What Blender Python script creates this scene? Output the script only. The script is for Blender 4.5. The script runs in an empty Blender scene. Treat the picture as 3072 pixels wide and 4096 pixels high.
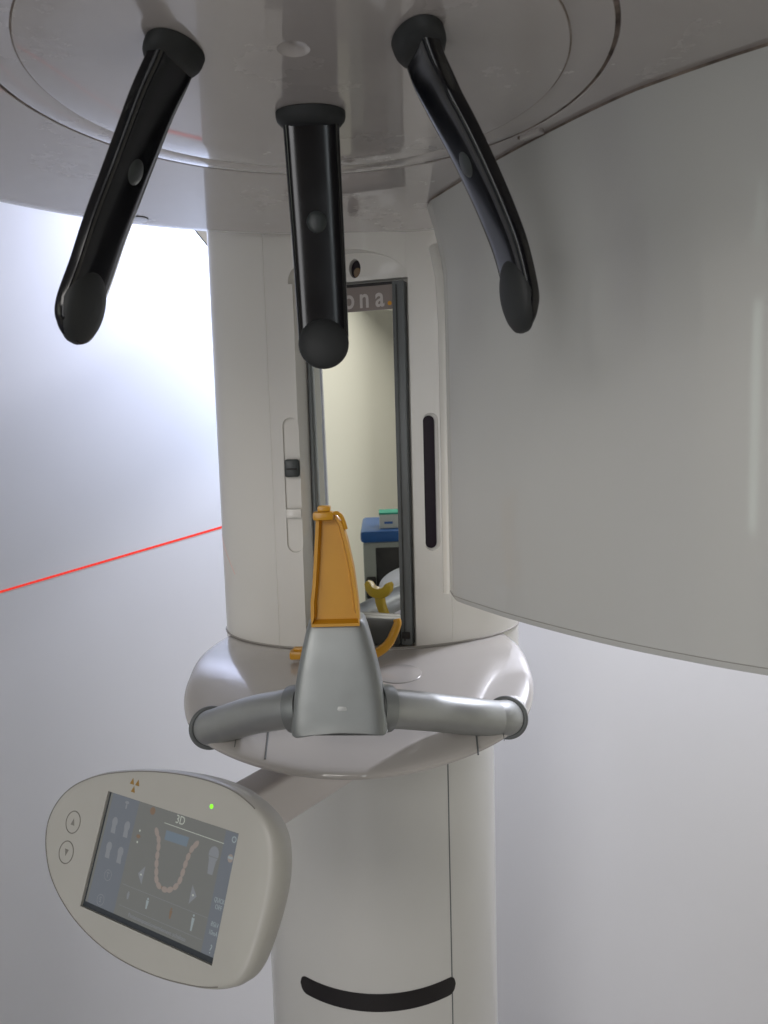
import bpy, bmesh, math, random
from mathutils import Vector, Matrix, Euler
random.seed(7)
S = bpy.context.scene
COL = S.collection
PI = math.pi
# ------------------------------------------------------------------ camera
cam_d = bpy.data.cameras.new('camera'); cam = bpy.data.objects.new('camera', cam_d); COL.objects.link(cam)
S.camera = cam
pitch, roll = math.radians(6.2), math.radians(1.6)
fw = Vector((0, math.cos(pitch), -math.sin(pitch))); u0 = Vector((0, math.sin(pitch), math.cos(pitch))); r0 = Vector((1, 0, 0))
cr, sr = math.cos(roll), math.sin(roll)
Rv = r0*cr - u0*sr; Uv = r0*sr + u0*cr
M = Matrix((Rv, Uv, -fw)).transposed().to_4x4(); M.translation = (0, 0, 1.55)
cam.matrix_world = M
cam_d.sensor_fit = 'VERTICAL'; cam_d.sensor_height = 36; cam_d.lens = 27.02
cam_d.clip_start = 0.02; cam_d.clip_end = 100
cam_d.dof.use_dof = True; cam_d.dof.focus_distance = 0.85; cam_d.dof.aperture_fstop = 18.0
# ------------------------------------------------------------------ world, light, exposure
W = bpy.data.worlds.new('World'); S.world = W; W.use_nodes = True
W.node_tree.nodes['Background'].inputs[0].default_value = (0.55, 0.6, 0.7, 1)
W.node_tree.nodes['Background'].inputs[1].default_value = 0.02
S.view_settings.view_transform = 'Standard'; S.view_settings.look = 'None'
S.view_settings.exposure = 0.22; S.view_settings.gamma = 1; S.view_settings.use_curve_mapping = False

def area(name, loc, target, sx, sy, power, color, spread=PI):
    d = bpy.data.lights.new(name, 'AREA'); d.shape = 'RECTANGLE'; d.size = sx; d.size_y = sy
    d.energy = power; d.color = color; d.spread = spread
    o = bpy.data.objects.new(name, d); COL.objects.link(o); o.location = loc
    o.rotation_euler = (Vector(target)-Vector(loc)).to_track_quat('-Z', 'Y').to_euler()
    return o
area('glow_lamp', (-0.38, 1.80, 2.32), (-0.75, 2.05, 0.80), 0.16, 0.05, 9.0, (0.64, 0.71, 1.0))
area('side_glow_lamp', (-0.22, 1.88, 1.74), (-0.70, 2.05, 1.66), 0.05, 0.50, 1.15, (0.50, 0.67, 1.0))
area('right_wall_fill', (0.9, 1.6, 2.45), (0.75, 2.05, 0.5), 0.3, 0.08, 25.0, (0.86, 0.88, 1.0))  # added out-of-view light that brightens the right of the back wall
area('room_light', (-1.1, -1.7, 2.62), (-0.6, -0.6, 0.6), 1.6, 1.3, 36.0, (1.0, 0.96, 0.92))
area('window_light', (-2.25, -1.32, 1.55), (0.2, 0.5, 1.5), 0.10, 1.0, 0.9, (0.78, 1.0, 0.88))
area('front_fill_light', (-1.05, -2.42, 1.15), (0.0, 1.0, 1.2), 0.8, 2.1, 20.0, (0.98, 0.98, 1.0))  # added fill behind the viewer, softens shade on the column front
area('corridor_light', (0.05, -2.42, 1.5), (0.0, 0.9, 1.1), 0.10, 1.4, 1.5, (0.86, 0.95, 1.0))

# ------------------------------------------------------------------ materials
def mat(name, color, rough=0.5, metal=0.0, coat=0.0, coat_rough=0.05, emit=None, es=0.0, mottle=0.0, mscale=6.0,
        rvar=0.0, bump=0.0, bscale=120.0, spec=0.5, mcol=None, cior=1.5):
    m = bpy.data.materials.new(name); m.use_nodes = True
    nt = m.node_tree; b = nt.nodes['Principled BSDF']
    b.inputs['Base Color'].default_value = (*color, 1); b.inputs['Roughness'].default_value = rough
    b.inputs['Metallic'].default_value = metal; b.inputs['Coat Weight'].default_value = coat
    b.inputs['Coat Roughness'].default_value = coat_rough; b.inputs['Specular IOR Level'].default_value = spec
    if emit:
        b.inputs['Emission Color'].default_value = (*emit, 1); b.inputs['Emission Strength'].default_value = es
    b.inputs['Coat IOR'].default_value = cior
    tc = nt.nodes.new('ShaderNodeTexCoord')
    def noise(scale, detail=5, r=0.55):
        n = nt.nodes.new('ShaderNodeTexNoise'); n.inputs['Scale'].default_value = scale
        n.inputs['Detail'].default_value = detail; n.inputs['Roughness'].default_value = r
        nt.links.new(tc.outputs['Object'], n.inputs['Vector']); return n
    if mottle:
        n = noise(mscale); mx = nt.nodes.new('ShaderNodeMix'); mx.data_type = 'RGBA'
        mr = nt.nodes.new('ShaderNodeMapRange'); mr.inputs[1].default_value = .38; mr.inputs[2].default_value = .68
        mr.inputs[3].default_value = 0; mr.inputs[4].default_value = mottle
        nt.links.new(n.outputs[0], mr.inputs[0]); nt.links.new(mr.outputs[0], mx.inputs[0])
        mx.inputs[6].default_value = (*color, 1); mx.inputs[7].default_value = (*(mcol or tuple(c*.55 for c in color)), 1)
        nt.links.new(mx.outputs[2], b.inputs['Base Color'])
    if rvar:
        n = noise(9.0, 8, .65); mr = nt.nodes.new('ShaderNodeMapRange'); mr.inputs[1].default_value = .35; mr.inputs[2].default_value = .7
        mr.inputs[3].default_value = max(0.02, rough-rvar*.4); mr.inputs[4].default_value = rough+rvar
        nt.links.new(n.outputs[0], mr.inputs[0]); nt.links.new(mr.outputs[0], b.inputs['Roughness'])
        if coat:
            m2 = nt.nodes.new('ShaderNodeMapRange'); m2.inputs[1].default_value = .35; m2.inputs[2].default_value = .7
            m2.inputs[3].default_value = coat_rough; m2.inputs[4].default_value = coat_rough+rvar*.4
            nt.links.new(n.outputs[0], m2.inputs[0]); nt.links.new(m2.outputs[0], b.inputs['Coat Roughness'])
    if bump:
        n = noise(bscale, 4); bp = nt.nodes.new('ShaderNodeBump'); bp.inputs['Strength'].default_value = bump
        bp.inputs['Distance'].default_value = 0.001
        nt.links.new(n.outputs[0], bp.inputs['Height']); nt.links.new(bp.outputs[0], b.inputs['Normal'])
    return m
WHITE = mat('white_plastic', (0.72, 0.70, 0.65), 0.42, coat=0.5, coat_rough=0.06, mottle=.10, mscale=3, rvar=.08)
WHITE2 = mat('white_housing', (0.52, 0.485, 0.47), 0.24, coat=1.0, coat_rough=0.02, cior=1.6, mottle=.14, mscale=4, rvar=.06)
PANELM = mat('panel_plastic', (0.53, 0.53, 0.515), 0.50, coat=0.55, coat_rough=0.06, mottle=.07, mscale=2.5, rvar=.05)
SHELFM = mat('shelf_gloss', (0.48, 0.455, 0.43), 0.20, coat=1.0, cior=1.52, coat_rough=0.015, mottle=.08, mscale=5, rvar=.04)
COLM = mat('column_plastic', (0.62, 0.615, 0.59), 0.35, coat=0.6, coat_rough=0.10, mottle=.10, mscale=3, rvar=.08)
CREAM = mat('console_plastic', (0.44, 0.43, 0.395), 0.5, coat=0.2, coat_rough=.2, mottle=.08, mscale=12)
GREYP = mat('grey_trim', (0.13, 0.14, 0.14), 0.45, mottle=.15, mscale=20)
DARK = mat('dark_gap', (0.015, 0.013, 0.012), 0.6)
GRIME = mat('seam_grime', (0.24, 0.19, 0.16), 0.8, mottle=.8, mscale=40, mcol=(0.02, 0.015, 0.012))
BLACKG = mat('black_gloss', (0.004, 0.004, 0.006), 0.13, coat=0.12, coat_rough=0.06, rvar=.08, spec=.42)
BLACKM = mat('black_rubber', (0.018, 0.020, 0.021), 0.62, bump=.15, bscale=500)
SILVER = mat('satin_aluminium', (0.40, 0.41, 0.405), 0.42, metal=.75, mottle=.22, mscale=22, rvar=.12, bump=.06, bscale=60)
SILVERB = mat('silver_paint', (0.28, 0.295, 0.295), 0.44, metal=.7, mottle=.12, mscale=18, rvar=.10)
ORANGE = mat('orange_plastic', (0.60, 0.29, 0.012), 0.38, coat=.2, mottle=.15, mscale=30)
YELLOW = mat('yellow_plastic', (0.72, 0.50, 0.05), 0.4, coat=.2, mottle=.1, mscale=30)
MIRROR = mat('mirror_silver', (0.88, 0.90, 0.86), 0.004, metal=1.0)
PLATE = mat('name_strip', (0.25, 0.21, 0.19), 0.35)
LETTER = mat('name_letters', (0.55, 0.51, 0.48), 0.45)
DOT = mat('orange_dot', (0.65, 0.30, 0.02), 0.4)
DETECT = mat('dark_window', (0.010, 0.003, 0.009), 0.35, spec=.3)
SWITCH = mat('switch_grey', (0.035, 0.042, 0.042), 0.4)
WALLW = mat('white_wall_paint', (0.83, 0.83, 0.845), 0.85, mottle=.06, mscale=1.5, bump=.15, bscale=60)
WALLC = mat('cream_wall_paint', (0.88, 0.86, 0.75), 0.85, mottle=.05, mscale=2, bump=.2, bscale=90)
FLOORM = mat('grey_floor', (0.30, 0.28, 0.26), 0.45, mottle=.3, mscale=5)
CEILM = mat('ceiling_paint', (0.45, 0.44, 0.42), 0.9, mottle=.05, mscale=2)
DOORM = mat('door_grey', (0.40, 0.40, 0.43), 0.5, mottle=.05)
BLUE = mat('blue_lid', (0.012, 0.09, 0.30), 0.4)
CABG = mat('cabinet_grey', (0.33, 0.35, 0.31), 0.45, mottle=.1)
CABD = mat('dark_glass', (0.012, 0.012, 0.010), 0.45, mottle=.5, mscale=8, mcol=(0.06, 0.05, 0.045))
BOXW = mat('carton_white', (0.62, 0.64, 0.60), 0.7)
BOXG = mat('carton_green', (0.02, 0.30, 0.20), 0.7)
BOXB = mat('carton_blue', (0.05, 0.15, 0.45), 0.7)
LASER = mat('laser_red', (0.4, 0.02, 0.01), 0.6, emit=(1.0, 0.040, 0.022), es=.62)
LASERF = mat('laser_faint', (0.6, 0.45, 0.42), 0.6, emit=(1.0, 0.30, 0.25), es=0.12)
LED = mat('green_led', (0.1, 0.5, 0.02), 0.4, emit=(0.25, 1.0, 0.02), es=1.0)
SYMB = mat('symbol_ochre', (0.30, 0.17, 0.03), 0.5)
LINEM = mat('button_line', (0.20, 0.19, 0.17), 0.5)
LAMPM = mat('lamp_diffuser', (0.8, 0.8, 0.8), 0.5, emit=(1, .95, .85), es=6)
BEAMM = mat('beam_plastic', (0.62, 0.58, 0.57), 0.4, coat=.4, coat_rough=.1, mottle=.08, mscale=6)

# ------------------------------------------------------------------ helpers
def finish(o, smooth, ang=35):
    me = o.data
    if smooth:
        bm = bmesh.new(); bm.from_mesh(me)
        for f in bm.faces: f.smooth = True
        for e in bm.edges:
            if len(e.link_faces) == 2 and e.calc_face_angle(0) > math.radians(ang): e.smooth = False
        bm.to_mesh(me); bm.free()
def obj(name, bm, mats, parent=None, smooth=True, ang=35, fix=True, **props):
    if fix: bmesh.ops.recalc_face_normals(bm, faces=bm.faces[:])
    me = bpy.data.meshes.new(name); bm.to_mesh(me); bm.free()
    o = bpy.data.objects.new(name, me); COL.objects.link(o)
    for m in (mats if isinstance(mats, (list, tuple)) else [mats]): me.materials.append(m)
    finish(o, smooth, ang)
    if parent: o.parent = parent
    for k, v in props.items(): o[k] = v
    return o
def empty(name, loc=(0, 0, 0), **props):
    o = bpy.data.objects.new(name, None); COL.objects.link(o); o.location = loc
    for k, v in props.items(): o[k] = v
    return o
def box(bm, lo, hi, bev=0.0, M=None, mi=0, segs=2):
    lo, hi = Vector(lo), Vector(hi); c = (lo+hi)/2; s = hi-lo
    b2 = bmesh.new(); bmesh.ops.create_cube(b2, size=1, matrix=Matrix.Translation(c) @ Matrix.Diagonal((*s, 1)))
    if bev: bmesh.ops.bevel(b2, geom=b2.edges[:], offset=bev, segments=segs, affect='EDGES', profile=.5)
    for f in b2.faces: f.material_index = mi
    if M is not None: b2.transform(M)
    t = bpy.data.meshes.new('t'); b2.to_mesh(t); b2.free(); bm.from_mesh(t); bpy.data.meshes.remove(t)
def loft(bm, rings, cap=True, mi=0, closed=True):
    vr = [[bm.verts.new(p) for p in r] for r in rings]
    n = len(vr[0])
    for a, b in zip(vr, vr[1:]):
        for i in range(n if closed else n-1):
            j = (i+1) % n
            f = bm.faces.new((a[i], a[j], b[j], b[i])); f.material_index = mi
    if cap:
        for r in (vr[0], vr[-1]):
            f = bm.faces.new(r); f.material_index = mi
    return vr
def cr_spline(P, n, closed=False):
    P = [Vector(p) for p in P]; out = []
    m = len(P); segs = m if closed else m-1
    for i in range(segs):
        if closed: p0, p1, p2, p3 = P[(i-1) % m], P[i], P[(i+1) % m], P[(i+2) % m]
        else:
            p1, p2 = P[i], P[i+1]; p0 = P[i-1] if i else p1*2-p2; p3 = P[i+2] if i+2 < m else p2*2-p1
        for k in range(n):
            t = k/n
            out.append(.5*((2*p1)+(p2-p0)*t+(2*p0-5*p1+4*p2-p3)*t*t+(3*p1-p0-3*p2+p3)*t**3))
    if not closed: out.append(P[-1].copy())
    return out
def sgn(x): return 1 if x >= 0 else -1
def superell(a, b, e, n):
    return [(a*sgn(math.cos(t))*abs(math.cos(t))**(2/e), b*sgn(math.sin(t))*abs(math.sin(t))**(2/e)) for t in [2*PI*i/n for i in range(n)]]
def tube(bm, P, r, n=24, cap=True, mi=0):
    P = [Vector(p) for p in P]; rings = []
    up = Vector((0, 0, 1)); prevx = None
    for i, p in enumerate(P):
        t = (P[min(i+1, len(P)-1)]-P[max(i-1, 0)]).normalized()
        if prevx is None: x = t.cross(up) if abs(t.dot(up)) < .95 else t.cross(Vector((0, 1, 0)))
        else: x = prevx - t*prevx.dot(t)
        x.normalize(); y = t.cross(x); prevx = x
        rr = r(i/(len(P)-1)) if callable(r) else r
        rings.append([p+x*math.cos(a)*rr+y*math.sin(a)*rr for a in [2*PI*k/n for k in range(n)]])
    loft(bm, rings, cap, mi)
def torus(bm, c, axis, R, r, n=48, m=12):
    q = Vector(axis).normalized().to_track_quat('Z', 'Y').to_matrix()
    vs = [[bm.verts.new(Vector(c)+q @ Vector(((R+r*math.cos(b))*math.cos(a), (R+r*math.cos(b))*math.sin(a), r*math.sin(b)))) for b in [2*PI*k/m for k in range(m)]] for a in [2*PI*k/n for k in range(n)]]
    for i in range(n):
        for k in range(m):
            bm.faces.new((vs[i][k], vs[(i+1) % n][k], vs[(i+1) % n][(k+1) % m], vs[i][(k+1) % m]))
def prism(bm, poly, y0, y1, mi=0):     # poly in x,z
    loft(bm, [[(x, y0, z) for x, z in poly], [(x, y1, z) for x, z in poly]], True, mi)
def cut(o, cutters):
    for bm in cutters:
        bmesh.ops.recalc_face_normals(bm, faces=bm.faces[:])
        me = bpy.data.meshes.new('cutter'); bm.to_mesh(me); bm.free()
        c = bpy.data.objects.new('cutter', me); COL.objects.link(c)
        md = o.modifiers.new('b', 'BOOLEAN'); md.operation = 'DIFFERENCE'; md.solver = 'EXACT'; md.object = c
        bpy.context.view_layer.update()
        dg = bpy.context.evaluated_depsgraph_get()
        new = bpy.data.meshes.new_from_object(o.evaluated_get(dg))
        o.modifiers.clear(); old = o.data; o.data = new; bpy.data.meshes.remove(old)
        bpy.data.objects.remove(c); bpy.data.meshes.remove(me)
    finish(o, True)
def text_into(bm, s, size, M, mi, sx=1.0, align='CENTER', extrude=0.0002, offset=0.0):
    cu = bpy.data.curves.new('t', 'FONT'); cu.body = s; cu.size = size; cu.align_x = align; cu.align_y = 'CENTER'
    cu.extrude = extrude; cu.resolution_u = 4; cu.offset = offset
    o = bpy.data.objects.new('t', cu); COL.objects.link(o); bpy.context.view_layer.update()
    me = bpy.data.meshes.new_from_object(o.evaluated_get(bpy.context.evaluated_depsgraph_get()))
    me.transform(M @ Matrix.Diagonal((sx, 1, 1, 1)))
    n0 = len(bm.faces); bm.from_mesh(me); bm.faces.ensure_lookup_table()
    for f in bm.faces[n0:]: f.material_index = mi
    bpy.data.objects.remove(o); bpy.data.curves.remove(cu); bpy.data.meshes.remove(me)

# ------------------------------------------------------------------ the room
def slab(name, lo, hi, m):
    bm = bmesh.new(); box(bm, lo, hi); return obj(name, bm, m, smooth=False, kind='structure')
X0, X1, Y0, Y1, ZC = -2.3, 1.9, -2.5, 2.05, 2.7
ZF = -0.32
slab('floor', (X0-.1, Y0-.1, ZF-.1), (X1+.1, Y1+.1, ZF), FLOORM)
slab('ceiling', (X0-.1, Y0-.1, ZC), (X1+.1, Y1+.1, ZC+.1), CEILM)
slab('back_wall', (X0, Y1, ZF), (X1, Y1+.1, ZC), WALLW)
slab('rear_wall', (X0, Y0-.1, ZF), (X1, Y0, ZC), mat('rear_wall_shade', (.16, .145, .13), .8, mottle=.1, mscale=2))  # dark colour puts the dimness behind the viewer into the wall
slab('left_wall', (X0-.1, Y0, ZF), (X0, Y1, ZC), WALLC)
slab('right_wall', (X1, Y0, ZF), (X1+.1, Y1, ZC), WALLC)

# laser light drawn as glowing strips on the back wall, fainter over the tower
bm = bmesh.new()
a, b = Vector((-1.523, Y1-.001, 1.0135)), Vector((-0.234, Y1-.001, 1.352))
d = (b-a).normalized(); nn = Vector((-d.z, 0, d.x))*.0029
bm.faces.new([bm.verts.new(p) for p in (a-nn, b-nn, b+nn, a+nn)])
laser = obj('laser_line', bm, LASER, smooth=False, label='thin red laser line slanting across the white wall left of the tower', category='laser line')
bm = bmesh.new(); P = []
for i in range(9):
    x = -.2445+.028*(i/8); P.append((x, 1.165-.15*math.sqrt(max(0, 1-((x+.022)/.224)**2))-.0004, 1.399-.052*(i/8)))
for (p, q) in zip(P, P[1:]):
    f = bm.faces.new([bm.verts.new(v) for v in ((p[0]-.0005, p[1], p[2]), (p[0]+.0005, p[1], p[2]), (q[0]+.0005, q[1], q[2]), (q[0]-.0005, q[1], q[2]))])
obj('faint_trace', bm, LASERF, laser, smooth=False)

# ------------------------------------------------------------------ the x-ray machine
mach = empty('dental_xray_machine', (-.022, 1.165, 0), label='white dental x-ray machine with black head supports, tower mirror and tilted touch screen', category='x-ray machine')
def part(name, bm, mats, parent=mach, smooth=True, ang=35, **p):
    o = obj(name, bm, mats, None, smooth, ang, **p)
    base = parent
    o.parent = base
    # keep world coordinates: subtract the thing's base offset for first-level children
    if base is mach: o.matrix_parent_inverse = Matrix.Translation(mach.location).inverted()
    return o
CX, CY = -.022, 1.165
# -- lower column
def ell(cx, cy, a, b, z, n=160, e=2.0): return [(cx+x, cy+y, z) for x, y in superell(a, b, e, n)]
bm = bmesh.new(); loft(bm, [ell(-.020, CY, .182, .15, z) for z in (ZF, .3, .6, .9, 1.17)])
colm = part('column', bm, COLM)
def col_y(x, a=.182, b=.15, cx=-.020): return CY - b*math.sqrt(max(0, 1-((x-cx)/a)**2))
bm = bmesh.new()   # seam
for zz in ((ZF, 1.16),):
    x = .080; y = col_y(x)
    tube(bm, [(x, y+.0004, zz[0]), (x, y+.0004, zz[1])], .0011, 8)
part('door_seam', bm, GREYP, colm)
bm = bmesh.new()   # curved dark grip slot
N = 120; ring_f, ring_b = [], []
pts = []
for i in range(N+1):
    s = i/N; th = -.70+1.40*s
    xx = -.0285+.114*math.sin(th)/math.sin(.70); q_ = max(0, abs(2*s-1)-.90)/.10; hh = .0135*math.sqrt(max(.004, 1-q_*q_))
    pts.append((xx, hh))
for off, L in ((.0012, ring_f), (-.004, ring_b)):
    for xx, hh in pts: L.append((xx, col_y(xx)-off, .7355+hh+(abs(xx+.0285)/.114)**2*.006))
    for xx, hh in reversed(pts): L.append((xx, col_y(xx)-off, .7355-hh+(abs(xx+.0285)/.114)**2*.006))
M2 = 2*(N+1)
vf = [bm.verts.new(p) for p in ring_f]; vb = [bm.verts.new(p) for p in ring_b]
for i in range(N):
    bm.faces.new((vf[i], vf[i+1], vf[M2-2-i], vf[M2-1-i]))
for i in range(M2):
    try: bm.faces.new((vf[i], vf[(i+1) % M2], vb[(i+1) % M2], vb[i]))
    except ValueError: pass
part('grip_slot', bm, mat('slot_black', (0.010, 0.008, 0.009), .45), colm)

# -- upper tower
TA, TB = .224, .15
def tow_y(x): return CY - TB*math.sqrt(max(0, 1-((x-CX)/TA)**2))
bm = bmesh.new(); loft(bm, [ell(CX, CY, TA, TB, z, 200) for z in (1.20, 2.3)])
tower = part('tower', bm, WHITE)
mc = Vector((-.034, 1.043, 0)); yaw = math.radians(18)
mt = Vector((math.cos(yaw), -math.sin(yaw), 0)); mn = Vector((-math.sin(yaw), -math.cos(yaw), 0))
ML = Matrix((mt, Vector((0, 0, 1)), mn)).transposed().to_4x4(); ML.translation = mc   # local x along glass, y up, z towards viewer
cutters = []
b1 = bmesh.new(); box(b1, (-.0685, 1.252, -.014), (.0765, 1.744, .12), M=ML); cutters.append(b1)
b2 = bmesh.new()
arc = [(.0755*math.cos(t), 1.7440+.036*math.sin(t)) for t in [PI*i/32 for i in range(33)]]+[(-.0755, 1.7405), (.0755, 1.7405)]
loft(b2, [[ML @ Vector((x+.001, z, -.0003)) for x, z in arc], [ML @ Vector((x+.001, z, .12)) for x, z in arc]]); cutters.append(b2)
def stadium(w, z0, z1, n=12):
    r = w/2
    return [(r*math.cos(t), z1-r+r*math.sin(t)) for t in [PI*i/n for i in range(n+1)]]+[(r*math.cos(t), z0+r+r*math.sin(t)) for t in [PI+PI*i/n for i in range(n+1)]]
def slot_cut(xc, w, z0, z1, depth):
    b = bmesh.new(); y = tow_y(xc); q = stadium(w, z0, z1)
    loft(b, [[(xc+x, y-.06, z) for x, z in q], [(xc+x, y+depth, z) for x, z in q]]); return b
cutters.append(slot_cut(-.1215, .022, 1.386, 1.568, .0075))
cutters.append(slot_cut(.0650, .0205, 1.384, 1.569, .006))
b3 = bmesh.new(); q = [(.0045+.0082*math.cos(t), 1.7605+.0122*math.sin(t)) for t in [2*PI*i/32 for i in range(32)]]
loft(b3, [[ML @ Vector((x, z, .05)) for x, z in q], [ML @ Vector((x, z, -.02)) for x, z in q]]); cutters.append(b3)
cut(tower, cutters)
# lens in the hole
bm = bmesh.new(); q = [(.0045+.0080*math.cos(t), 1.7605+.0120*math.sin(t)) for t in [2*PI*i/32 for i in range(32)]]
loft(bm, [[ML @ Vector((x, z, -.010)) for x, z in q], [ML @ Vector((x, z, -.018)) for x, z in q]])
q = [(.006+.0055*math.cos(t), 1.756+.0065*math.sin(t)) for t in [2*PI*i/32 for i in range(32)]]
loft(bm, [[ML @ Vector((x, z, -.007)) for x, z in q], [ML @ Vector((x, z, -.0102)) for x, z in q]], mi=1)
part('laser_lens', bm, [DETECT, mat('lens_brown', (.16, .09, .04), .2, coat=1)], tower)
# mirror
bm = bmesh.new(); box(bm, (-.0625, 1.290, -.0075), (.0560, 1.7060, -.0048), M=ML @ Matrix.Translation((0, 1.5, 0)) @ Matrix.Rotation(math.radians(.9), 4, 'X') @ Matrix.Translation((0, -1.5, 0)))
part('mirror', bm, MIRROR, tower, smooth=False)
bm = bmesh.new()
box(bm, (-.0665, 1.256, -.0135), (-.0625, 1.740, .004), .0008, ML)
box(bm, (.0560, 1.256, -.0135), (.0715, 1.740, .0035), .0012, ML)
box(bm, (.0610, 1.262, .0035), (.0628, 1.735, .0048), .0003, ML, mi=1)
box(bm, (-.0625, 1.7365, -.0135), (.0560, 1.740, .002), .0006, ML, mi=2)
box(bm, (-.0625, 1.256, -.0135), (.0560, 1.292, .009), .0015, ML, mi=1)
box(bm, (.0585, 1.2655, .0035), (.0695, 1.2745, .006), .0006, ML, mi=2)
part('mirror_frame', bm, [GREYP, mat('frame_dark', (.045, .047, .044), .35), DARK], tower)
bm = bmesh.new(); box(bm, (-.0625, 1.7050, -.006), (.0560, 1.7365, -.0005), M=ML)
for ch, u in zip('sirona', (-.0565, -.0415, -.0265, -.0050, .0165, .0380)):
    text_into(bm, ch, .0365, ML @ Matrix.Translation((u, 1.7205, 0)), 1, sx=.80, offset=.0006)
bm2q = [(.0515+.0028*math.cos(t), 1.7125+.0028*math.sin(t)) for t in [2*PI*i/20 for i in range(20)]]
loft(bm, [[ML @ Vector((x, z, 0.0003)) for x, z in bm2q], [ML @ Vector((x, z, -.002)) for x, z in bm2q]], mi=2)
part('name_plate', bm, [PLATE, LETTER, DOT], tower, smooth=False, fix=False)
bm = bmesh.new()
for x in (-.150, .0905):
    y = tow_y(x); tube(bm, [(x, y+.0006, 1.25), (x, y+.0006, 1.90)], .0014, 8)
part('panel_bead', bm, WHITE, tower)
bm = bmesh.new(); y = tow_y(-.1215); box(bm, (-.1315, y-.004, 1.4885), (-.1115, y+.004, 1.5125), .003)
box(bm, (-.1285, y-.0065, 1.4985), (-.1145, y-.0035, 1.5005), .0006, mi=1)
part('slide_switch', bm, [SWITCH, DARK], tower)
bm = bmesh.new(); box(bm, (-.1325, y-.0025, 1.4335), (-.1110, y+.0045, 1.4455), .0015)
part('slide_knob', bm, WHITE, tower)
bm = bmesh.new(); y = tow_y(.065)
q = stadium(.0150, 1.3875, 1.5655)
loft(bm, [[(.0625+x, y+.002, z) for x, z in q], [(.0625+x, y+.0075, z) for x, z in q]])
part('light_window', bm, DETECT, tower)
# slanted bracket that carries the tower on the wall
bm = bmesh.new(); prism(bm, [(-.42, 2.034), (-.26, 1.827), (-.05, 1.827), (-.05, 2.034)], 1.49, 1.52)
box(bm, (-.12, 1.30, 1.86), (.08, 2.045, 2.02), .01)
brk = part('wall_bracket', bm, WHITE, smooth=False)
bm = bmesh.new(); tube(bm, [(-.42, 1.488, 2.033), (-.26, 1.488, 1.826)], .0011, 8); part('bracket_edge', bm, GREYP, brk)

# -- shelf
def shelf_top(x, y):
    xr = min(1, abs(x+.0375)/.219); g = max(0, min(1, (1.00-y)/.16)); g = g*g*(3-2*g)
    return 1.252 - (.060*((1.03-y)/.266)**1.5 if y < 1.03 else 0) - .020*xr**4*g
def shelf_pt(t, s):
    c, sn = math.cos(t), math.sin(t)
    if sn < 0: x, y = .219*c, .182*sn
    else: x, y = .219*sgn(c)*abs(c)**(2/2.7), .29*abs(sn)**(2/2.7)
    x *= s; y *= s
    X, Y = -.0375+x, .950+y
    z = shelf_top(X, Y)
    return X, Y, z
bm = bmesh.new(); n = 144; rings = []
for s, dz in [(.03, 0), (.15, 0), (.3, 0), (.45, 0), (.6, 0), (.72, 0), (.82, 0), (.9, 0), (.95, .0), (.975, -.0005), (.99, -.0015), (1.0, -.0035), (1.0, -.0055), (.992, -.0085), (.96, -.013), (.90, -.019), (.80, -.026), (.60, -.034), (.40, -.04)]:
    rings.append([(p[0], p[1], p[2]+dz) for p in (shelf_pt(2*PI*i/n, s) for i in range(n))])
loft(bm, rings)
shelf = part('shelf', bm, SHELFM)
for x0, x1, ya, yb, w in ((-.139, -.135, .86, .7925, .0010), (.098, .094, .86, .7925, .0010), (-.176, -.172, .87, .815, .0005), (.130, .126, .87, .818, .0005)):  # wider pair are seams, thin outer pair are painted reflections
    P = []
    for i in range(13):
        f = i/12; x = x0+(x1-x0)*f; y = ya+(yb-ya)*f; P.append((x, y, shelf_top(x, y)+.0001))
    bm = bmesh.new(); tube(bm, P, w, 6)
    part('seam_and_reflection_line', bm, GREYP, shelf)
bm = bmesh.new()   # thin joint ring where the tower meets the shelf
tube(bm, [(CX+(TA+.0008)*math.cos(t), CY+(TB+.0008)*math.sin(t), 1.2535-.0) for t in [PI*.98+PI*1.04*i/80 for i in range(81)]], .0012, 8)
part('joint_line', bm, mat('joint_grey', (.34, .32, .29), .6), shelf)
bm = bmesh.new()   # round pad set into the shelf right of the block
loft(bm, [[(.012+.030*math.cos(t)*s, .945+.024*math.sin(t)*s, shelf_top(.012, .945+.024*math.sin(t)*s)+h) for t in [2*PI*i/40 for i in range(40)]] for s, h in ((1.0, -.002), (1.0, .0006), (.96, .0012), (.3, .0012), (.02, .0012))])
part('chin_socket', bm, SHELFM, shelf)

# -- hand rail and its end rings
PL = cr_spline([(-.218, .95, 1.187), (-.2075, .860, 1.2110), (-.180, .832, 1.2275), (-.150, .806, 1.2445), (-.120, .786, 1.2565), (-.0965, .774, 1.2630), (-.05, .762, 1.267), (-.0078, .77, 1.2618), (.0189, .785, 1.2539), (.0547, .81, 1.2398), (.0917, .826, 1.2288), (.117, .843, 1.2190), (.1355, .862, 1.2125), (.150, .95, 1.19)], 8)
bm = bmesh.new(); tube(bm, PL, .0204, 40)
rail = part('hand_rail', bm, SILVER)
for c, ax in (((-.2078, .860, 1.2105), (.30, -.94, .22)), ((.1358, .862, 1.2120), (-.32, -.93, .20))):
    bm = bmesh.new(); torus(bm, c, ax, .0220, .0030)
    part('end_ring', bm, GREYP, rail)
    bm = bmesh.new(); ax = Vector(ax).normalized(); c = Vector(c)
    tube(bm, [c+ax*.001, c-ax*.02, c-ax*.04, c-ax*.05], lambda t: .0212-.002*t*t, 40)
    part('rail_boss', bm, SHELFM, shelf)

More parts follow.
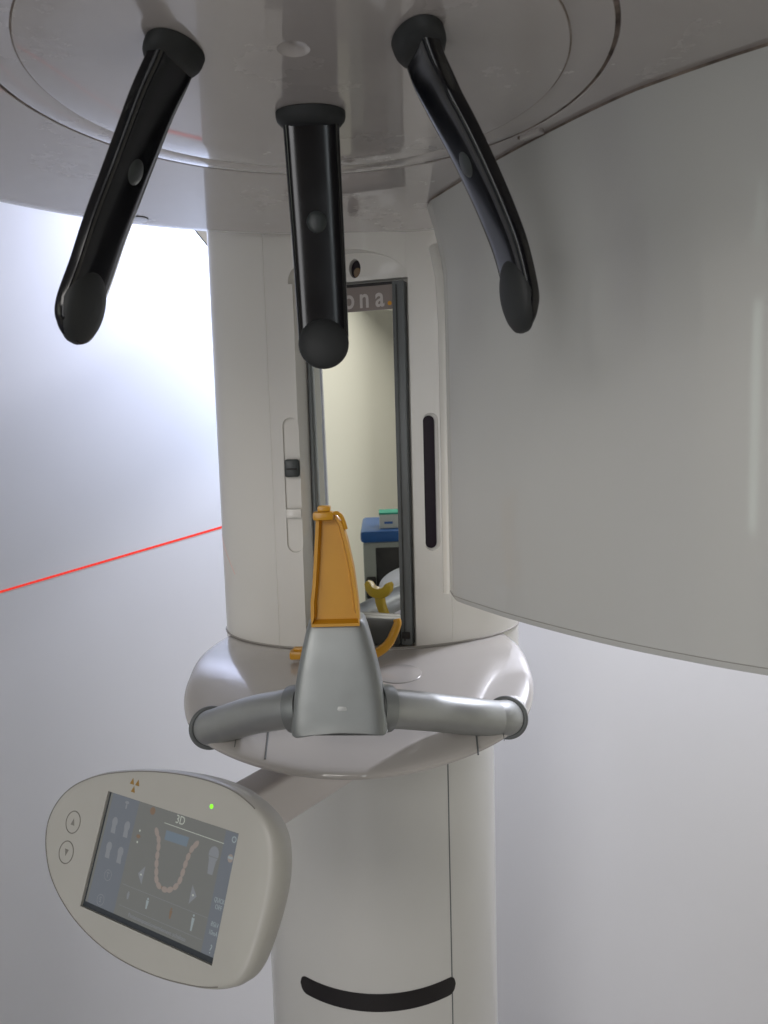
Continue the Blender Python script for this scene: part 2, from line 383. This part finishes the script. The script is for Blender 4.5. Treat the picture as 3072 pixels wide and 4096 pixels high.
# -- silver centre block
def rr(cx, cy, hx, hy, z, n=56, e=7): return [(cx+x, cy+y, z) for x, y in superell(hx, hy, e, n)]
bm = bmesh.new(); secs = []
for f, k in ((0, .94), (.02, .985), (.06, 1), (.15, 1), (.3, 1), (.45, 1), (.6, 1), (.75, 1), (.9, 1), (.97, .99), (1.0, .93)):
    z = 1.2445+.1115*f; hw = .0492-.0207*f**1.6-.0030*math.sin(PI*f)*0; hd = .027-.006*f; cyy = .7615+.026*f-.010*math.sin(PI*f*.5)*0
    ring = rr(-.0508-.0012*f, cyy, hw*k, hd*k, z)
    if f < .06: ring = [(x, y, z0+.0055*(1-min(1, abs(x+.0508)/.046)**2)*(1-f/.06)) for x, y, z0 in ring]
    secs.append(ring)
loft(bm, secs)
block = part('centre_block', bm, SILVERB)
for i, (c, ax) in enumerate((((-.0985, .7725, 1.2630), (-.85, .28, -.16)), ((-.0035, .7735, 1.2605), (.85, .36, -.18)))):
    bm = bmesh.new(); c = Vector(c); ax = Vector(ax).normalized()
    tube(bm, [c-ax*.010, c-ax*.005, c, c+ax*.004, c+ax*.0055], lambda t: .0246 if t < .7 else .0246-.0035*(t-.7)/.3, 40)
    part('rail_collar', bm, SILVERB, block)

# -- orange support tray standing in the block
out = [(-.0765, 1.352), (-.0772, 1.362), (-.0768, 1.378), (-.0745, 1.395), (-.0728, 1.415), (-.0708, 1.440), (-.0690, 1.462), (-.062, 1.4665), (-.0535, 1.4670), (-.0470, 1.4640), (-.0420, 1.4560), (-.0370, 1.4360), (-.0320, 1.410), (-.0290, 1.384), (-.0275, 1.366), (-.0277, 1.352)]
cx_, cz_ = -.053, 1.405
def shrink(P, d):
    r = []; m = len(P)
    for i in range(m):
        a, b, c = Vector(P[i-1]), Vector(P[i]), Vector(P[(i+1) % m])
        t = (c-a).normalized(); nrm = Vector((t.y, -t.x))
        r.append((b.x+nrm.x*d, b.y+nrm.y*d))
    return r
bm = bmesh.new()
inn = shrink(out, .0036); inn2 = shrink(out, .0060); o2 = shrink(out, .0008)
def tl(z): return (z-1.352)*.10
rings = [[(x, .7720+tl(z)+.010, z) for x, z in shrink(out, .004)], [(x, .7720+tl(z)+.006, z) for x, z in out], [(x, .7600+tl(z), z) for x, z in out], [(x, .7588+tl(z), z) for x, z in o2], [(x, .7588+tl(z), z) for x, z in inn], [(x, .7690+tl(z), z) for x, z in inn2]]
loft(bm, rings)
tray = part('bite_support', bm, ORANGE, ang=50)
bm = bmesh.new()
box(bm, (-.0715, .762, 1.4600), (-.0505, .774, 1.4690), .0025)
box(bm, (-.0665, .763, 1.4690), (-.0535, .775, 1.4745), .0015)
tube(bm, cr_spline([(-.052, .767, 1.4665), (-.046, .768, 1.4665), (-.042, .770, 1.461), (-.039, .772, 1.450)], 5), .0020, 12)
part('bite_clip', bm, ORANGE, tray)

# -- head supports
def head_support(P, wvec, w0, w1, t0, t1, inward, label, padz, pel=1.12):
    """curved black arm; wvec = across, inward = towards the head"""
    P = cr_spline(P, 10); bm = bmesh.new(); rings = []; m = len(P)
    wv = Vector(wvec).normalized()
    for i, p in enumerate(P):
        s = i/(m-1); t = (P[min(i+1, m-1)]-P[max(i-1, 0)]).normalized()
        w = (wv - t*wv.dot(t)).normalized(); nvec = t.cross(w).normalized()
        e = 1.0
        if s > .80: e = math.sqrt(max(.01, 1-((s-.80)/.20)**2))
        hw = (w0+(w1-w0)*s)/2*e; ht = (t0+(t1-t0)*s)/2*(.25+.75*e)
        rings.append([p+w*a+nvec*b for a, b in superell(hw, ht, 4.5, 48)])
    loft(bm, rings)
    arm = part('head_support', bm, BLACKG, ang=60, label=label)
    inn_ = Vector(inward).normalized()
    # flange against the housing
    bm = bmesh.new(); p = P[0]; rings = []
    w = Vector((wv.x, wv.y, 0)).normalized(); q = Vector((-w.y, w.x, 0))
    for z, k in ((1.7968, .99), (1.7962, 1.02), (1.7925, 1.02), (1.7900, .99), (1.7870, .88), (1.7850, .70)):
        dd = (P[4]-P[0])/(P[4]-P[0]).z; c = Vector((p.x, p.y, 0))+Vector((dd.x, dd.y, 0))*(z-P[0].z)
        rings.append([(c.x+w.x*a+q.x*b, c.y+w.y*a+q.y*b, z) for a, b in superell((w0/2+.0045)*k, (t0/2+.0085)*k, 2.1, 40)])
    loft(bm, rings); part('flange', bm, BLACKM, arm)
    # round matte pad at the tip, button half way
    def disc(name, idx, r, h, mm, off, ex=0, el=1.05):
        p = P[idx]; t = (P[min(idx+1, m-1)]-P[idx-1]).normalized()
        w = (wv - t*wv.dot(t)).normalized(); nv = t.cross(w).normalized()
        if nv.dot(inn_) < 0: nv = -nv
        bm = bmesh.new(); c = p+nv*off+t*ex; rings = []
        for f, hh in ((.02, 1.0), (.4, .9), (.7, .68), (.88, .4), (.97, .15), (1, -.2), (.97, -.7)):
            rings.append([c+w*r*f*math.cos(a)+t*r*f*el*math.sin(a)+nv*h*hh for a in [2*PI*k/40 for k in range(40)]])
        loft(bm, rings); part(name, bm, mm, arm)
    kp = min(range(m), key=lambda i: abs(P[i].z-padz)); disc('pad', kp, w1/2*1.03, .0070, BLACKM, t1*.42, 0, pel)
    disc('button', int(m*.40), .0082, .0020, SWITCH, (t0+(t1-t0)*.4)/2-.0002)
    return arm
head_support([(-.1250, .524, 1.7970), (-.1315, .5245, 1.7838), (-.1425, .525, 1.7640), (-.1542, .526, 1.7400), (-.1668, .5265, 1.7130), (-.1780, .524, 1.6860), (-.1880, .5215, 1.6590), (-.1965, .518, 1.6360), (-.1985, .5175, 1.6230), (-.1985, .5170, 1.6110)],
             (.22, .975, 0), .043, .0395, .013, .011, (.975, -.22, 0), 'leftmost black head support arm', 1.6365, 1.26)
head_support([(.0290, .517, 1.7970), (.0362, .5215, 1.7786), (.047, .5285, 1.7598), (.0587, .5288, 1.7378), (.0700, .529, 1.7142), (.0805, .5292, 1.6903), (.0895, .5295, 1.6662), (.0960, .5298, 1.6389), (.0970, .530, 1.6250), (.0968, .530, 1.6125)],
             (-.23, .973, 0), .043, .0395, .013, .011, (-.973, -.23, 0), 'rightmost black head support arm', 1.6375, 1.26)
head_support([(-.0487, .629, 1.7970), (-.0484, .6333, 1.7782), (-.0479, .6385, 1.7444), (-.0473, .644, 1.7097), (-.0467, .648, 1.6741), (-.0461, .650, 1.6375), (-.0459, .649, 1.6220), (-.0459, .648, 1.6090)],
             (1, 0, 0), .0445, .0405, .014, .012, (0, -1, 0), 'middle black head support arm, seen face on', 1.6210, 1.0)

# -- rotating head housing overhead, with its centre plate
PC = (-.050, .573)
HC = (-.030, .560)
def circ(c, r, z, n=160): return [(c[0]+r*math.cos(t), c[1]+r*math.sin(t), z) for t in [2*PI*i/n for i in range(n)]]
bm = bmesh.new()
rings = [circ(PC, .05, 1.815), circ(PC, .2155, 1.815), circ(PC, .2155, 1.8008), circ(PC, .2163, 1.80)]
for f in (.1, .3, .5, .7, .85, .95):
    c = (PC[0]+(HC[0]-PC[0])*f, PC[1]+(HC[1]-PC[1])*f); rings.append(circ(c, .2163+(.462-.2163)*f, 1.80))
for r, z in ((.466, 1.80), (.471, 1.8013), (.475, 1.8045), (.4765, 1.809), (.478, 1.84), (.478, 2.02), (.46, 2.05), (.05, 2.06)): rings.append(circ(HC, r, z))
loft(bm, rings)
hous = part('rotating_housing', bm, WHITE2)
bm = bmesh.new()
loft(bm, [circ(PC, r, z) for r, z in ((.05, 1.812), (.2125, 1.812), (.2132, 1.801), (.2125, 1.7997), (.2115, 1.7993), (.1860, 1.7985), (.1853, 1.7988), (.1846, 1.7975), (.183, 1.797), (.15, 1.797), (.10, 1.797), (.05, 1.797))])
plate = part('centre_plate', bm, WHITE2, hous)
cb = bmesh.new(); bmesh.ops.create_uvsphere(cb, u_segments=32, v_segments=16, radius=.0145, matrix=Matrix.Translation((-.0505, .530, 1.7875)) @ Matrix.Diagonal((1, 1, 1, 1)))
cut(plate, [cb])
bm = bmesh.new()
loft(bm, [circ(PC, r, z, 96) for r, z in ((.2126, 1.8004), (.2158, 1.8004), (.2158, 1.8030), (.2126, 1.8030), (.2126, 1.8004))], cap=False)
part('ring_gap', bm, GRIME, hous)
bm = bmesh.new()
loft(bm, [circ(PC, rr_, z, 120) for rr_, z in ((.1848, 1.7990), (.1849, 1.7981), (.1858, 1.7981), (.1859, 1.7990))], cap=False)
part('plate_line', bm, mat('line_brown', (.20, .16, .13), .7, mottle=.7, mscale=30, mcol=(.42, .38, .35)), plate)
bm = bmesh.new(); c = (-.2748, .924)
loft(bm, [circ(c, r, z, 40) for r, z in ((.0108, 1.8005), (.0108, 1.7994), (.0103, 1.7992))]); 
for f in bm.faces: f.material_index = 0
loft(bm, [circ(c, r, z, 40) for r, z in ((.0098, 1.7993), (.0098, 1.7989), (.005, 1.7986), (.0002, 1.7985))], mi=1)
part('sensor_lens', bm, [GREYP, mat('lens_glass', (.55, .58, .66), .10, coat=1)], hous)

# -- sensor housing hanging on the right
plan = [(.0715, .8400), (.0718, .8130), (.0722, .8085), (.0745, .8030), (.0860, .7790), (.1242, .7108), (.1804, .6315), (.2297, .5778), (.274, .5383), (.34, .490), (.42, .455), (.50, .46), (.55, .52), (.53, .62), (.44, .72), (.33, .80), (.22, .85), (.13, .868), (.085, .858)]
bm = bmesh.new(); rings = []
base = cr_spline([(x, y, 0) for x, y in plan], 8, True)
cen = Vector((.30, .66, 0))
for z, k in ((1.3640, .975), (1.3645, .985), (1.3670, .996), (1.3710, 1), (1.45, 1), (1.55, 1), (1.62, 1), (1.68, 1), (1.71, 1), (1.73, 1), (1.75, 1), (1.77, 1), (1.79, 1), (1.7975, 1)):
    g = max(0, (z-1.70)/.0975)**1.4
    ring = []
    for p in base:
        d = p-cen; w = max(0, min(1, (.20-p.x)/.12))**1.3
        q = cen+d*k+Vector((-.012, .070, 0))*g*w
        ring.append((q.x, q.y, z))
    rings.append(ring)
loft(bm, rings)
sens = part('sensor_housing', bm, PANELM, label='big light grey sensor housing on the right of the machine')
bm = bmesh.new()
ringa = [tuple(cen+(Vector((x, y, 0))-cen)*.992) for x, y, z in rings[-1]]
loft(bm, [[(x, y, 1.7973) for x, y, z in ringa], [(x, y, 1.8003) for x, y, z in ringa]])
part('housing_seam', bm, GRIME, sens)
bm = bmesh.new()   # joint line just above the bottom edge
tube(bm, [(cen.x+(p.x-cen.x)*1.0, cen.y+(p.y-cen.y)*1.0, 1.3700) for p in base]+[(base[0].x, base[0].y, 1.3700)], .0004, 6)
part('edge_joint', bm, mat('joint_dark', (.30, .29, .27), .6), sens)
bm = bmesh.new(); LM = Matrix.Translation((.1365, .694, 1.7985)) @ Matrix.Rotation(math.radians(-52), 4, 'Z')
box(bm, (-.011, -.0035, -.0022), (.011, .0035, .0022), .0008, LM); box(bm, (-.0135, -.0032, -.0006), (-.0105, .0032, .0020), .0003, LM, mi=1)
part('latch', bm, [WHITE2, GRIME], sens)
bm = bmesh.new()   # pale edge strip along its inner side
tube(bm, [(.0705, .842, 1.366), (.0705, .842, 1.50), (.0705, .842, 1.66), (.0690, .850, 1.71), (.064, .865, 1.745)], .0070, 24)
part('edge_strip', bm, WHITE, sens)

# -- beam carrying the control panel
bm = bmesh.new()
A0, B0 = Vector((-.245, .645, 1.150)), Vector((-.005, 1.03, 1.136))
t = (B0-A0).normalized(); sx_ = Vector((t.y, -t.x, 0)).normalized(); uz = sx_.cross(t)
loft(bm, [[A0+(B0-A0)*f+sx_*a+uz*b for a, b in superell(hw, hh, 7, 48)] for f, hw, hh in ((-.03, .020, .024), (.1, .021, .0265), (.5, .023, .028), (1.0, .025, .029))])
part('panel_beam', bm, BEAMM)

# -- control panel
pc = Vector((-.1829, .5665, 1.2092)); ph = Vector((.8527, -.5224, .0046)).normalized()
pv = Vector((.1981, .3315, .9224)); pv = (pv-ph*pv.dot(ph)).normalized(); pn = ph.cross(pv)
if pn.dot(Vector((0, 0, 1.55))-pc) < 0: pn = -pn
PM = Matrix((ph, pv, pn)).transposed().to_4x4(); PM.translation = pc
outl = [(-.1461, .0020), (-.1445, .0170), (-.1360, .0320), (-.1200, .0455), (-.0950, .0575), (-.0660, .0660), (-.0350, .0725), (.0026, .0770), (.0400, .0775), (.0698, .0728), (.0960, .0645), (.1110, .0540), (.1200, .0390), (.1240, .0200), (.1236, -.0010), (.1200, -.0220), (.1145, -.0390), (.1030, -.0510), (.0830, -.0585), (.0560, -.0640), (.0250, -.0685), (-.0091, -.0700), (-.0420, -.0675), (-.0750, -.0600), (-.1030, -.0485), (-.1260, -.0330), (-.1400, -.0150)]
osm = [(p.x if p.x < .06 else .06+(p.x-.06)*.74, p.y) for p in cr_spline([(x, y, 0) for x, y in outl], 6, True)]
cU, cV = -.008, .003
def bend(u, d): return d-(5.5*(u-.079)**2 if u > .079 else 0)
bm = bmesh.new(); rings = []
for s, d in ((.03, 0), (.4, 0), (.7, 0), (.85, 0), (.93, 0), (.965, -.0003), (.985, -.0018), (.997, -.005), (1.0, -.010), (.99, -.019), (.95, -.028), (.85, -.035), (.6, -.039), (.05, -.040)):
    rings.append([(cU+(x-cU)*s, cV+(y-cV)*s, bend(cU+(x-cU)*s, d)) for x, y in osm])
loft(bm, rings); bm.transform(PM)
cons = part('control_panel', bm, CREAM, label='oval cream control panel with tilted touch screen on an arm')
sw, sh = .1465, .0905; su, sv = -.0046, .0008
cb = bmesh.new(); box(cb, (su-sw/2, sv-sh/2, -.0032), (su+sw/2, sv+sh/2, .02), M=PM); cut(cons, [cb])
# face plate seam
bm = bmesh.new()
P = []
m = len(osm)
for i in range(m):
    x, y = osm[i]; f = .972; P.append(Vector((cU+(x-cU)*f, cV+(y-cV)*f, bend(cU+(x-cU)*f, -.0006)+.0001)))
keep = [p for p in P if p.x < .080]
k0 = next(i for i in range(m) if P[i-1].x >= .080 and P[i].x < .080)
seq = [P[(k0+i) % m] for i in range(m) if P[(k0+i) % m].x < .080]
tube(bm, [PM @ p for p in seq], .00045, 6); part('face_seam', bm, LINEM, cons)
# screen: one mesh, layers 0.15 mm apart
def emat(n, c, e): return mat(n, tuple(x*.25 for x in c), .35, emit=c, es=e, coat=.35, coat_rough=.25, spec=.25)  # washed-out haze is mixed into the screen colours below
SC = [emat('screen_dark', (.145, .148, .140), .66), emat('screen_blue', (.125, .137, .155), .70), emat('screen_pale', (.27, .31, .32), .62),
      emat('screen_tooth', (.235, .20, .18), .72), emat('screen_icon', (.19, .20, .215), .68), emat('screen_line', (.34, .36, .32), .75), emat('screen_orange', (.19, .13, .09), .6),
      emat('screen_box', (.12, .15, .18), .8), emat('screen_edge', (.030, .034, .038), .6)]
bm = bmesh.new()
def sp(u, v, d=0): return PM @ Vector((su+(u-.5)*sw, sv+(.5-v)*sh, -.0026+d))
def quad(u0, v0, u1, v1, mi, d): f = bm.faces.new([bm.verts.new(sp(*q, d)) for q in ((u0, v1), (u1, v1), (u1, v0), (u0, v0))]); f.material_index = mi
def pol(P, mi, d): f = bm.faces.new([bm.verts.new(sp(*q, d)) for q in P]); f.material_index = mi
AR = sw/sh
def els(u, v, ru, rv, mi, d, rot=0, n=20):
    pol([(u+(ru*math.cos(t)*math.cos(rot)-rv*math.sin(t)*math.sin(rot))/1.0, v+(ru*math.cos(t)*math.sin(rot)+rv*math.sin(t)*math.cos(rot))*AR) for t in [-2*PI*i/n for i in range(n)]], mi, d)
def strp(P, w, mi, d):
    for (ua, va), (ub, vb) in zip(P, P[1:]):
        dx, dy = (ub-ua), (vb-va)/AR; L = math.hypot(dx, dy) or 1; nx, ny = -dy/L*w/2, dx/L*w/2*AR
        pol([(ua-nx, va-ny), (ua+nx, va+ny), (ub+nx, vb+ny), (ub-nx, vb-ny)], mi, d)
def txt(s, u, v, size, mi, sx=1.0): text_into(bm, s, size, PM @ Matrix.Translation((su+(u-.5)*sw, sv+(.5-v)*sh, -.0020)), mi, sx=sx, extrude=0.00005)
L1, L2, L3 = .00015, .0003, .00045
quad(0, 0, 1, 1, 8, 0)
quad(.012, .0, 1, .955, 0, L1*.5)
quad(.03, .0, .248, .955, 1, L1); quad(.902, .012, 1, .955, 1, L1)
strp([(.468, .112), (.905, .118)], .0035, 5, L2)
strp([(.263, .702), (.898, .697)], .0018, 4, L2); strp([(.276, .870), (.893, .866)], .0018, 4, L2)
txt('3D', .58, .052, .0090, 5, .9)
pol([(.494, .243), (.660, .239), (.664, .161), (.494, .164)], 7, L1)
els(.363, .050, .020, .020, 6, L1)
for v in (.241, .338): els(.301, v, .006, .006, 5, L1)
els(.300, .290, .016, .010, 6, L1)
U = [(.429, .206), (.454, .258), (.465, .315), (.47, .383), (.478, .448), (.49, .512), (.502, .567), (.528, .606), (.574, .618), (.611, .604), (.646, .564), (.666, .506), (.673, .441), (.679, .371), (.687, .309), (.701, .24), (.721, .198)]
strp(U, .012, 6, L1)
for i, (u, v) in enumerate(U):
    a, b = U[max(0, i-1)], U[min(len(U)-1, i+1)]; rot = math.atan2((b[1]-a[1])/AR, b[0]-a[0])
    els(u, v, .022 if 0 < i < 16 else .026, .0145, 3, L2+.00002*(i % 3), rot)
for u, s in ((.384, -1), (.774, 1)):
    pol([(u-.018*s, .577+.075), (u-.018*s, .577-.075), (u+.024*s, .577)][::s], 4, L1); els(u, .577, .007, .005, 5, L2)
els(.853, .225, .034, .040, 4, L1); pol([(.838, .38), (.872, .38), (.878, .26), (.828, .26)], 4, L2); strp([(.818, .245), (.888, .245)], .003, 0, L3)
def ringm(u, v, r, w, mi):
    for i in range(20):
        a, b = 2*PI*i/20, 2*PI*(i+1)/20
        pol([(u+r*math.cos(b), v+r*math.sin(b)*AR), (u+r*math.cos(a), v+r*math.sin(a)*AR), (u+(r+w)*math.cos(a), v+(r+w)*math.sin(a)*AR), (u+(r+w)*math.cos(b), v+(r+w)*math.sin(b)*AR)], mi, L2)
ringm(.966, .063, .010, .006, 2); els(.966, .210, .018, .020, 3, L2); strp([(.95, .205), (.982, .205)], .012, 2, L3)
for u, v in ((.096, .261), (.198, .261), (.097, .476), (.194, .483)):
    els(u, v-.02, .022, .026, 4, L2); pol([(u-.014, v+.075), (u+.022, v+.075), (u+.016, v), (u-.016, v)], 4, L3)
els(.156, .050, .016, .008, 4, L2); els(.156, .085, .006, .014, 4, L2)
ringm(.140, .683, .026, .003, 4); txt('T', .140, .683, .0055, 4); ringm(.128, .895, .026, .003, 4); txt('S', .128, .895, .0055, 4)
txt('QUICK', .953, .543, .0045, 2, .72); txt('OFF', .956, .594, .0045, 2, .85)
txt('85kV', .955, .724, .0045, 2, .80); txt('10mA', .955, .786, .0045, 2, .78); txt('?', .960, .905, .0085, 2)
for u, h, mi in ((.325, .028, 4), (.474, .042, 2), (.651, .040, 6), (.808, .062, 2)):
    els(u, .775-h*.9, .006, .006, mi, L2); pol([(u-.005, .775+h), (u+.005, .775+h), (u+.010, .775-h*.6), (u-.010, .775-h*.6)], mi, L2)
txt('Patientenpositionierelement schalten', .575, .915, .0042, 4, 1.0)
part('touch_screen', bm, SC, cons, smooth=False, fix=False)
# led, symbol, buttons
bm = bmesh.new(); loft(bm, [[PM @ Vector((.0372+r*math.cos(t), .0585+r*math.sin(t), d)) for t in [2*PI*i/20 for i in range(20)]] for r, d in ((.0017, -.001), (.0017, .0002), (.0008, .0006))])
part('status_light', bm, LED, cons)
bm = bmesh.new()
for dx, dy, r in ((-.0032, .0020, .0029), (.0032, .0020, .0029), (0, -.0038, .0029)):
    P = [(dx, dy+r*1.0), (dx-r*.85, dy-r*.75), (dx+r*.85, dy-r*.75)]
    loft(bm, [[PM @ Vector((-.0491+x, .0570+y, d)) for x, y in P] for d in (-.0005, .00015)])
part('warning_symbol', bm, SYMB, cons, smooth=False)
for (u, v), s in (((-.1106, .0135), 1), ((-.1098, -.0107), -1)):
    bm = bmesh.new(); torus(bm, PM @ Vector((u, v, 0)), pn, .0088, .00045, 40, 8)
    P = [(0, .0030*s), (-.0024, -.0024*s), (.0024, -.0024*s)]
    loft(bm, [[PM @ Vector((u+x, v+y, d)) for x, y in P] for d in (-.0005, .00015)])
    part('button', bm, LINEM, cons, label='round button with arrow pointing '+('up' if s > 0 else 'down'))
# arm into the control panel back is the beam above

# ------------------------------------------------------------------ loose orange chin rest lying on the shelf
chin = empty('chin_rest', (-.065, .965, 1.252), label='orange chin rest with yellow cup lying on the glossy shelf behind the silver block', category='chin rest')
def cpart(name, bm, m, **p):
    o = obj(name, bm, m, **p); o.parent = chin; o.matrix_parent_inverse = Matrix.Translation(chin.location).inverted(); return o
bm = bmesh.new()
base = cr_spline([(-.100, .975, 1.259), (-.065, .962, 1.259), (-.030, .958, 1.2605), (-.0120, .961, 1.2655), (.0010, .966, 1.2745), (.0085, .970, 1.2870), (.0135, .974, 1.2985), (.0130, .976, 1.3030)], 8)
rings = []
for i, p in enumerate(base):
    t = (base[min(i+1, len(base)-1)]-base[max(i-1, 0)]).normalized(); w = Vector((0, 1, 0)); w = (w-t*w.dot(t)).normalized(); n_ = t.cross(w)
    s = i/(len(base)-1)
    rings.append([p+w*a+n_*b for a, b in superell(.0085-.001*s, .0048+.0008*math.sin(PI*s), 3, 24)])
loft(bm, rings); cpart('hook_bar', bm, ORANGE)
bm = bmesh.new(); box(bm, (-.1285, .975, 1.2530), (-.096, .993, 1.2640), .0025); box(bm, (-.124, .980, 1.2635), (-.097, .990, 1.2675), .0012); cpart('end_clip', bm, ORANGE)
bm = bmesh.new()
st = cr_spline([(-.045, .968, 1.259), (-.054, .964, 1.262), (-.062, .963, 1.271), (-.068, .962, 1.284), (-.070, .962, 1.300)], 6)
rings = []
for p in st: rings.append([p+Vector((a, b, 0)) for a, b in superell(.0085, .005, 3, 24)])
loft(bm, rings)
cup = [(-.0195, .010), (-.0170, .0135), (-.0125, .0125), (-.0080, .0065), (0, .0040), (.0080, .0065), (.0125, .0125), (.0170, .0135), (.0195, .010), (.0185, .002), (.0130, -.0055), (.0060, -.0085), (-.0060, -.0085), (-.0130, -.0055), (-.0185, .002)]
cc = Vector((-.070, .962, 1.302)); tt = Vector((.96, -.20, 0)).normalized(); un = Vector((.20, .96, .0)).normalized()
loft(bm, [[cc+tt*x*k*1.12+Vector((0, 0, 1))*z*k*1.12+un*d for x, z in cup] for k, d in ((.9, -.007), (1, -.0055), (1, .0055), (.9, .007))])
cpart('chin_cup', bm, YELLOW, ang=50)

# ------------------------------------------------------------------ things behind the viewer, seen in the tower mirror
def reflect(x, y):
    p = Vector((x, y, 0))-Vector((mc.x, mc.y, 0)); d = p.dot(mn); q = Vector((x, y, 0))-mn*2*d; return q
face = Vector((0, -1, 0)) - mn*2*Vector((0, -1, 0)).dot(mn)
ang = math.atan2(face.y, face.x)-math.atan2(-1, 0)       # rotation turning -y into face
cp = reflect(.125, 3.35)
CM = Matrix.Translation((cp.x, cp.y, -.075)) @ Matrix.Rotation(ang, 4, 'Z')
cab = empty('cabinet', (cp.x, cp.y, -.075), label='grey cabinet with blue top and dark glass door, seen in the tower mirror', category='cabinet')
cab.rotation_euler = (0, 0, ang)
def lp(name, bm, m, parent, **p):
    o = obj(name, bm, m, **p); o.parent = parent; return o
bm = bmesh.new(); box(bm, (-.23, 0, ZF+.075), (.23, .40, 1.055), .008); lp('body', bm, CABG, cab)
bm = bmesh.new(); box(bm, (-.24, -.02, 1.055), (.24, .41, 1.110), .016); lp('blue_top', bm, BLUE, cab)
bm = bmesh.new(); box(bm, (-.205, -.006, ZF+.1), (.175, .004, 1.03), .004); dr = lp('door', bm, CABD, cab)
bm = bmesh.new(); box(bm, (.178, -.045, .81), (.222, .003, .90), .006); lp('handle', bm, DARK, cab)
for x0, z0, w, lab in ((.050, 1.110, .104, 'white carton with green edge, nearer the end of the blue cabinet top'), (-.115, 1.110, .155, 'wider white carton with green edge in the middle of the blue cabinet top')):
    e = empty('carton', CM @ Vector((x0+w/2, .10, z0)), label=lab, category='carton', group='cartons on the cabinet'); e.rotation_euler = (0, 0, ang)
    bm = bmesh.new(); box(bm, (-w/2, -.06, 0), (w/2, .06, .069), .0015)
    box(bm, (-w/2-.0006, -.0606, .062), (w/2+.0006, .0606, .0695), 0, mi=1); box(bm, (-.008, -.0612, .020), (.030, -.06, .030), 0, mi=2)
    o = obj('box_body', bm, [BOXW, BOXG, BOXB], smooth=False); o.parent = e
# door by the left wall
dp = reflect(-.475, 2.32)
DM = empty('door', (dp.x, dp.y, 0), label='pale grey door leaf seen as a strip at the left of the tower mirror', category='door'); DM.rotation_euler = (0, 0, ang)
bm = bmesh.new(); box(bm, (-.30, 0, ZF+.01), (.30, .04, 2.1), .003); lp('leaf', bm, DOORM, DM)
bm = bmesh.new(); tube(bm, [(-.25, 0, 1.0), (-.25, -.05, 1.0), (-.14, -.05, 1.0)], .009, 12); lp('handle', bm, SILVER, DM)
